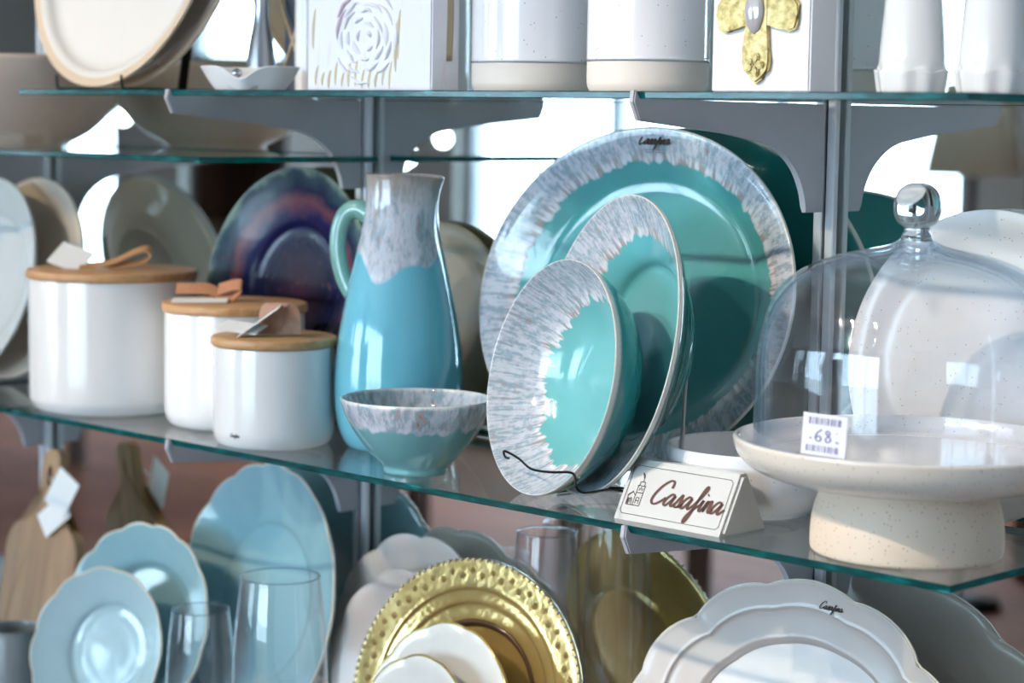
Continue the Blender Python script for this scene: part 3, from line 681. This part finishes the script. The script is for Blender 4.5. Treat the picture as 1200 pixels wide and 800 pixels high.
lathe('pearl', smooth_prof([(0, -.0185), (.006, -.013), (.0092, -.002), (.0075, .009), (.003, .0165), (0, .0175)], 4), plain('grey_pearl', (.66, .64, .66), .1, .6, .4), o, Matrix.Translation((cxx-.001, -.0055, .064)) @ Matrix.Scale(.5, 4, (0, 1, 0)), n=24)
# two tall white jars
def jar(x, y, r, h, label):
    t = T(empty('speckled_jar', (x, y, S1)), label, 'jar', 'tall white jars on the top shelf')
    wg = ceramic('jar_white_speckle', (.80, .78, .80), (.85, .84, .86), .14, .05, .5); raw = ceramic('raw_clay_band', (.66, .60, .54), (.72, .66, .60), .6, 0., 0.)
    hb = .030
    lathe('clay_base', smooth_prof([(0, .002), (r*.86, .002), (r*.86, .002), (r*.88, 0), (r*.94, .001), (r*.985, .006), (r*.995, .012), (r*.995, hb)], 4), raw, t, n=80)
    lathe('body', smooth_prof([(r*.995, hb), (r*1.004, hb+.0004), (r*1.004, hb+.003), (r, h*.6), (r, h-.004), (r*.98, h), (r*.95, h-.002), (r*.94, h*.5), (r*.93, hb+.01), (0, hb+.005)], 4), wg, t, n=80)
    return t
jar(.3715, -.130, .0577, .20, 'tall white jar with clay base next to the flower canvas')
jar(.5250, -.150, .0525, .20, 'tall white jar with clay base next to the gold cross canvas')
def cruet(x, y, label):
    t = T(empty('white_bottle', (x, y, S1)), label, 'bottle', 'flared white bottles on the top shelf')
    def ruf(th, r, z): return r+(.0011*math.sin(9*th) if z < .020 and r > .022 else 0), z+(.001*math.sin(7*th+1) if .012 < z < .02 else 0)
    lathe('body', smooth_prof([(0, .002), (.021, .002), (.021, .002), (.0225, 0), (.0255, .002), (.0268, .009), (.0280, .0165), (.0275, .0178), (.0262, .0180), (.0258, .0195), (.0245, .04), (.0215, .075), (.018, .105), (.0150, .125), (.014, .15), (.016, .165), (.0145, .166), (.012, .15), (.010, .1), (0, .09)], 4), cream_white, t, n=64, fn=ruf)
cruet(.8002, -.160, 'flared white bottle beside the gold cross canvas')
cruet(.8716, -.160, 'flared white bottle at the right end of the top shelf')

# ------------------------------------------------------------------ lowest shelf
aqua = ceramic('aqua_glaze', (.22, .42, .48), (.33, .53, .59), .1, 0., .7, .3)
aqua_l = ceramic('pale_aqua_glaze', (.38, .56, .61), (.50, .67, .71), .1, 0., .7, .2)
lin = ceramic('linen_beige_glaze', (.54, .47, .43), (.62, .55, .51), .3, 0., .3, .12)
def lip(o, R, fn, m, sx=1., sy=1., rad=.0014, zoff=-.0016, n=140):
    P = []
    for i in range(n):
        th = 2*PI*i/n; r_, z_ = fn(th, R, zoff) if fn else (R, zoff); P.append((r_*math.cos(th)*sx, r_*math.sin(th)*sy, z_))
    return tube('rim_edge', P, rad, m, o, n=6, sub=1, closed=True)
warm_edge = ceramic('worn_warm_edge', (.66, .58, .46), (.72, .64, .52), .25, 0., .3)
ZL = SL+.006
def sc_plate(name, X, Y, phi, tau, R, m, label, depth=.022, lobes=12, amp=.05, well=.66, edge=warm_edge, wav=.002, fn=None, sy=1., grp=None, ph=.1):
    f = fn or scallop(lobes, amp, R, wav, .7, ph)
    o = lathe(name, plate_prof(R, depth, well, .005, .5), m, None, plate_M(X, Y, ZL, phi, tau, R*sy), n=132, sy=sy, fn=f)
    if edge: lip(o, R, f, edge, 1., sy)
    return T(o, label, 'plate', grp)
sc_plate('scalloped_platter', -.109, -.105, -6, 12, .1532, aqua, 'largest aqua scalloped plate on the lowest shelf', .02, 17, .022, .58)
sc_plate('scalloped_plate', -.232, -.172, 8, 16, .1150, aqua, 'middle aqua scalloped plate with warm edge on the lowest shelf', .024, 15, .035, .62)
sc_plate('scalloped_bowl', -.233, -.2160, 14, 18, .0925, aqua_l, 'small pale aqua scalloped dish at the front of the lowest shelf', .028, 12, .03, .6)
sc_plate('scalloped_plate', .122, -.062, 0, 8, .1265, lin, 'larger linen beige scalloped plate left of the gold charger', .014, 11, .04, .7, lin)
sc_plate('scalloped_plate', .145, -.094, 0, 9, .1120, lin, 'smaller linen beige scalloped plate in front of its twin', .014, 11, .04, .7, lin)
# gold charger
R = .135
goldc = ceramic('gold_lustre_glaze', (.52, .38, .10), (.60, .46, .15), .16, 0., .6)
MATS[('x',)] = None
tg_ = NT('gold_lustre'); o_ = tg_.obj(); n_ = tg_.noise(o_, 18., 4.)
goldm = tg_.surf(tg_.pbr(tg_.mix(n_, (.50, .34, .10, 1), (.66, .50, .22, 1)), .17, .5, .6, bump=tg_.noise(o_, 90., 3.), bs=.3))
pr = smooth_prof([(0, -.016), (.06, -.016), (.071, -.0155), (.074, -.012), (.079, -.0105), (.090, -.009), (.093, -.006), (.104, -.004), (.107, -.0015), (.125, -.0005), (.133, 0), (R, -.0016)], 4)+smooth_prof([(R, -.0016), (.132, -.005), (.105, -.008), (.08, -.016), (.066, -.0205), (0, -.0205)], 4)
gc = lathe('charger_plate', pr, goldm, None, plate_M(.300, -.168, ZL, 9, 14, R), n=120)
T(gc, 'gold charger plate with beaded rim on the lowest shelf', 'plate')
lathe('dark_ring_reflection', [(.0700, -.0148), (.0735, -.0114), (.0765, -.0107), (.0735, -.0108), (.0695, -.0142), (.0700, -.0148)], plain('umber_reflection', (.14, .08, .05), .2, .4, .3), gc, n=90)  # dark reflection inside the charger, put in as an umber coloured band
V, F = [], []
for i in range(110):
    th = 2*PI*i/110; c = Vector((.1335*math.cos(th), .1335*math.sin(th), .0002)); b0 = len(V); q = .0026
    for dv in ((1, 0, 0), (-1, 0, 0), (0, 1, 0), (0, -1, 0), (0, 0, 1), (0, 0, -1)): V.append(c+Vector(dv)*q)
    for f in ((0, 2, 4), (2, 1, 4), (1, 3, 4), (3, 0, 4), (2, 0, 5), (1, 2, 5), (3, 1, 5), (0, 3, 5)): F.append(tuple(b0+k for k in f))
o = mesh('beaded_rim', V, F, plain('silver_gold_bead', (.62, .58, .48), .2, .2, .6), gc); o['kind'] = 'stuff'
V, F = [], []
for i in range(64):       # embossed flowers ringing the border
    th = 2*PI*i/64; q = .0045; c = Vector(((.118+.005*(i % 2))*math.cos(th), (.118+.005*(i % 2))*math.sin(th), -.0012)); b0 = len(V)
    V.append(c+Vector((0, 0, .0026)))
    for k in range(6): V.append(c+Vector((q*math.cos(k*PI/3), q*math.sin(k*PI/3), 0)))
    for k in range(6): F.append((b0, b0+1+k, b0+1+(k+1) % 6))
o = mesh('embossed_border', V, F, goldm, gc, smooth=False); o['kind'] = 'stuff'
crm = ceramic('cream_porcelain', (.76, .72, .66), (.82, .78, .72), .12, 0., .5); goldedge = plain('gold_rim_line', (.66, .48, .16), .25, .2, .7)
sc_plate('cream_plate', .289, -.2085, -4, 18, .1072, crm, 'cream plate with gold scalloped edge in front of the gold charger', .012, 12, .016, .7, goldedge)
sc_plate('cream_plate', .276, -.2350, -8, 20, .0933, crm, 'smaller cream plate with gold edge, lowest and frontmost', .012, 12, .012, .7, goldedge)
# big beige platter
A, B = .1835, .1490
f = bracket_edge(A, .085, 4, PI/4)
pr = smooth_prof([(0, -.020), (.105, -.020), (.116, -.019), (.121, -.0135), (.126, -.0125), (.150, -.0090), (.154, -.0050), (.159, -.0045), (.176, -.0015), (A-.002, 0), (A, -.0016)], 4)+smooth_prof([(A, -.0016), (A*.985, -.006), (.150, -.015), (.12, -.024), (.10, -.0255), (0, -.0255)], 4)
bp_ = lathe('baroque_platter', pr, lin, None, plate_M(.640, -.122, ZL, 0, 14, B), n=160, sy=B/A, fn=f)
T(bp_, 'large linen beige platter with wavy baroque rim below the cake stand', 'platter')
lip(bp_, A, f, warm_edge, 1., B/A, .0010)
ribbon('maker_mark', script(.0034, .010, .127, .2), .001, ink, bp_, fn=lambda x, y: (x, y, -.003))
# paddle boards
def paddle(X, Y, rz, label, m, sc=1.):
    pts = [(-.066, 0), (.066, 0), (.070, .006), (.071, .13), (.068, .160), (.055, .178), (.034, .184), (.022, .192), (.0165, .208), (.0165, .262), (.012, .272), (.0, .276), (-.012, .272), (-.0165, .262), (-.0165, .208), (-.022, .192), (-.034, .184), (-.055, .178), (-.068, .160), (-.071, .13), (-.070, .006)]
    t = T(empty('cutting_board', M=face_M((X, Y, SL+.001), rz, 9)), label, 'cutting board')
    sub = [(v.x*sc, v.y*sc) for v in cr([(x, y, 0) for x, y in pts], 3, True)]
    n = len(sub)
    hole = [(.0052*math.cos(a)*sc, (.243+.013*math.sin(a))*sc) for a in [2*PI*k/n+math.atan2(sub[k][1]-.13*sc, sub[k][0])*0 for k in range(n)]]
    # outline bridged to the hang hole through rings ordered by angle around the hole centre
    def ang(p): return math.atan2(p[1]-.243*sc, p[0])
    bm = bmesh.new(); th = .008
    layers = []
    for zz in (-th, th):
        ov = [bm.verts.new((x, y, zz)) for x, y in sub]; hv = [bm.verts.new((.0052*sc*math.cos(ang(p)), .243*sc+.013*sc*math.sin(ang(p)), zz)) for p in sub]
        layers.append((ov, hv))
        for i in range(n):
            q = (ov[i], ov[(i+1) % n], hv[(i+1) % n], hv[i])
            bm.faces.new(q if zz > 0 else q[::-1])
    for which in (0, 1):
        a, b = layers[0][which], layers[1][which]
        for i in range(n):
            q = (a[i], a[(i+1) % n], b[(i+1) % n], b[i]); bm.faces.new(q if which == 0 else q[::-1])
    me = bpy.data.meshes.new('board'); bm.to_mesh(me); bm.free(); me.materials.append(m)
    link('board', me, t)
    return t
t = paddle(-.515, -.092, 3, 'light wooden paddle cutting board with hanging tag at the left', wood('acacia_board', (.44, .25, .12), (.27, .14, .06), .5, 1))
for px, py, pz, w_, h_, a_ in ((.038, .226, .0155, .040, .050, -28), (.024, .196, .0125, .048, .034, 42)):
    box('paper_tag', (0, 0, 0), (w_, h_, .0006), paper, t, Matrix.Translation((px, py, pz)) @ Matrix.Rotation(math.radians(a_), 4, 'Z') @ Matrix.Rotation(.12, 4, 'Y'))
tube('tag_string', [(0, .243, .009), (.012, .236, .012), (.026, .226, .0148)], .0006, paper, t, n=5)
# tumblers and mug
def tumbler(X, Y, r, h, label, beads=True):
    t = T(empty('glass_tumbler', (X, Y, SL)), label, 'tumbler', 'clear tumblers on the lowest shelf')
    k = r/.05
    out = smooth_prof([(0, .0005), (.030*k, 0), (.033*k, .002), (.040*k, h*.14), (.0475*k, h*.34), (.0500*k, h*.52), (.0475*k, h*.76), (.0415*k, h*.98), (.0408*k, h)], 5)
    inn = smooth_prof([(.0400*k, h), (.0405*k, h*.97), (.0462*k, h*.76), (.0487*k, h*.52), (.0460*k, h*.34), (.036*k, h*.16), (.02*k, h*.11), (0, h*.10)], 5)
    def hob(th, r_, z): return (r_*(1+.022*math.sin(16*th)*math.sin(z*420)) if (z < h*.48 and r_ > .03*k and beads) else r_), z
    lathe('cup', out+inn, clear_glass('tumbler_glass', (.99, .992, .995), (.80, .84, .88)), t, n=96, fn=hob)
    lathe('rim', [(.0414*k, h-.0006), (.0418*k, h+.0004), (.0408*k, h+.0010), (.0398*k, h+.0004), (.0402*k, h-.0006), (.0414*k, h-.0006)], clear_glass('tumbler_rim_glass', (.86, .88, .9), (.5, .55, .6)), t, n=72)
tumbler(.1159, -.215, .0478, SL*-1-.1216, 'clear hobnail tumbler in front of the largest aqua plate')
tumbler(-.0078, -.2180, .036, SL*-1-.1755, 'shorter clear tumbler beside the middle aqua plate', False)
tumbler(.322, -.050, .036, SL*-1-.068, 'clear tumbler standing near the mirror behind the gold charger', False)
t = T(empty('pewter_mug', (-.392, -.195, SL)), 'dull grey mug at the lower left corner', 'mug')
lathe('body', smooth_prof([(0, .002), (.03, .002), (.032, 0), (.035, .004), (.036, .05), (.034, .09), (.0345, .093), (.033, .0935), (.032, .09), (.033, .05), (.03, .01), (0, .008)], 4), plain('dull_grey_glaze', (.33, .36, .37), .25, .3, .2), t, n=56)
tube('handle', [(.033, 0, .078), (.052, .0, .078), (.060, .0, .055), (.052, 0, .028), (.033, 0, .022)], .0045, plain('pale_grey_handle', (.5, .53, .54), .25, .3, .2), t, Matrix.Rotation(.75, 4, 'Z'), n=10)

# ------------------------------------------------------------------ the shop beyond, seen only in the mirror
GL = ['leftmost glowing globe of the cluster mirrored above the pitcher', 'second glowing globe from left mirrored above the pitcher', 'rightmost and highest glowing globe mirrored above the pitcher', 'lowest glowing globe of the cluster mirrored above the pitcher', 'middle glowing globe mirrored beside the dome knob', 'right glowing globe mirrored beside the dome knob', 'left and lowest glowing globe mirrored beside the dome knob', 'single glowing globe mirrored above the canisters']
globe_m = emit('lit_globe', (.80, .97, 1.0), 14.)
for i, (x, y, z) in enumerate(((-5.99, -5.5, .21), (-5.86, -5.5, .14), (-5.62, -5.5, .23), (-5.68, -5.3, .13), (-3.16, -5.5, .22), (-3.03, -5.4, .25), (-3.30, -5.5, .16), (-8.3, -5.6, .30))):
    t = T(empty('globe_pendant', (x, y, z)), GL[i], 'pendant lamp', 'globe pendants by the shop front' if i < 4 else ('globe pendants near the right window' if i < 7 else None))
    lathe('globe', smooth_prof([(0, -.032), (.022, -.024), (.032, 0), (.022, .024), (.006, .032), (0, .032)], 3), globe_m, t, n=20)
    tube('cord', [(0, 0, .032), (0, 0, CZ-z)], .004, black_wire, t, n=5, sub=1)
t = T(empty('floor_lamp', (-2.1, -4.5, FZ)), 'floor lamp with cream shade, mirrored at the right', 'floor lamp')
lathe('base', [(0, 0), (.14, 0), (.14, .02), (.02, .03), (0, .03)], black_wire, t, n=24)
tube('pole', [(0, 0, .03), (0, 0, 1.5)], .012, black_wire, t, n=8, sub=1)
lathe('lamp_shade', [(.10, 1.72), (.16, 1.42), (.157, 1.42), (.097, 1.72), (.10, 1.72)], plain('cream_linen_shade', (.70, .66, .48), .8), t, n=28)
dkw = wood('dark_walnut', (.10, .05, .03), (.05, .025, .015), .1, 2)
def cabinet(x, y, w, h, label):
    t = T(empty('display_cabinet', (x, y, FZ)), label, 'cabinet', 'dark display cabinets across the shop')
    for s in (-1, 1): box('side_panel', (s*(w/2-.02), 0, h/2), (.04, .4, h), dkw, t)
    box('back_panel', (0, -.19, h/2), (w-.08, .02, h-.02), dkw, t)
    for k in range(5): box('shelf_board', (0, .0, .08+k*(h-.12)/4), (w-.085, .38, .03), dkw, t)
cabinet(-1.55, -5.2, 1.3, 2.1, 'dark display cabinet mirrored at the right edge')
cabinet(-7.4, -5.9, .8, 1.9, 'dark display cabinet mirrored above the pitcher')
def table(x, y, w, d_, label):
    t = T(empty('display_table', (x, y, FZ)), label, 'table', 'low display tables across the shop')
    box('table_top', (0, 0, .60), (w, d_, .05), wood('chestnut_table', (.22, .09, .06), (.12, .05, .03), .1, 0), t)
    for sx in (-1, 1):
        for sy in (-1, 1): box('leg', (sx*(w/2-.05), sy*(d_/2-.05), .2875), (.06, .06, .575), dkw, t)
table(-5.6, -4.3, 1.6, .8, 'low dark table across the shop mirrored left')
table(-3.2, -3.4, 1.4, .7, 'low dark table across the shop mirrored at centre')

# ------------------------------------------------------------------ ceiling track with warm spots
trk = T(box('light_track', (-.3, -2.3, CZ-.015), (4.6, .03, .03), black_wire), 'black lighting track on the ceiling in front of the shelves', 'light track')
def track_spot(x, aim, power, col, size, label):
    base = Vector((x, -2.3, CZ-.03)); hd = base+Vector((0, 0, -.09)); dr = (Vector(aim)-hd).normalized()
    t = T(empty('track_spotlight', tuple(base)), label, 'spotlight', 'warm spotlights on the ceiling track')
    tube('stem', [(0, 0, 0), (0, 0, -.09)], .008, black_wire, t, n=8, sub=1)
    q = dr.to_track_quat('-Z', 'Y').to_matrix().to_4x4(); M = Matrix.Translation((0, 0, -.09)) @ q
    lathe('housing', [(0, .05), (.035, .05), (.042, -.05), (.039, -.05), (.033, .04), (0, .04)], black_wire, t, M, n=24)
    l = bpy.data.lights.new('spot_bulb', 'SPOT'); l.energy = power; l.color = col; l.spot_size = math.radians(size); l.spot_blend = .6; l.shadow_soft_size = .028
    lo = bpy.data.objects.new('spot_bulb', l); COL.objects.link(lo); lo.parent = t; lo.matrix_local = M @ Matrix.Translation((0, 0, -.03))
WARM = (1., .74, .48)
track_spot(-1.5, (-.40, -.15, .42), 56, WARM, 22, 'warm track spotlight aimed at the white plates, top left')
track_spot(-.95, (-.22, -.15, .06), 46, WARM, 20, 'warm track spotlight aimed at the largest canister')
track_spot(-.35, (.36, -.15, -.05), 48, (1., .92, .84), 26, 'pale track spotlight aimed at the teal plates and gold charger')
track_spot(.10, (.80, -.17, -.02), 80, (1., .82, .62), 24, 'warm track spotlight aimed at the cake stand')
track_spot(.9, (.70, -.15, .40), 12, (1., .92, .82), 30, 'dim track spotlight aimed at the gold cross canvas')
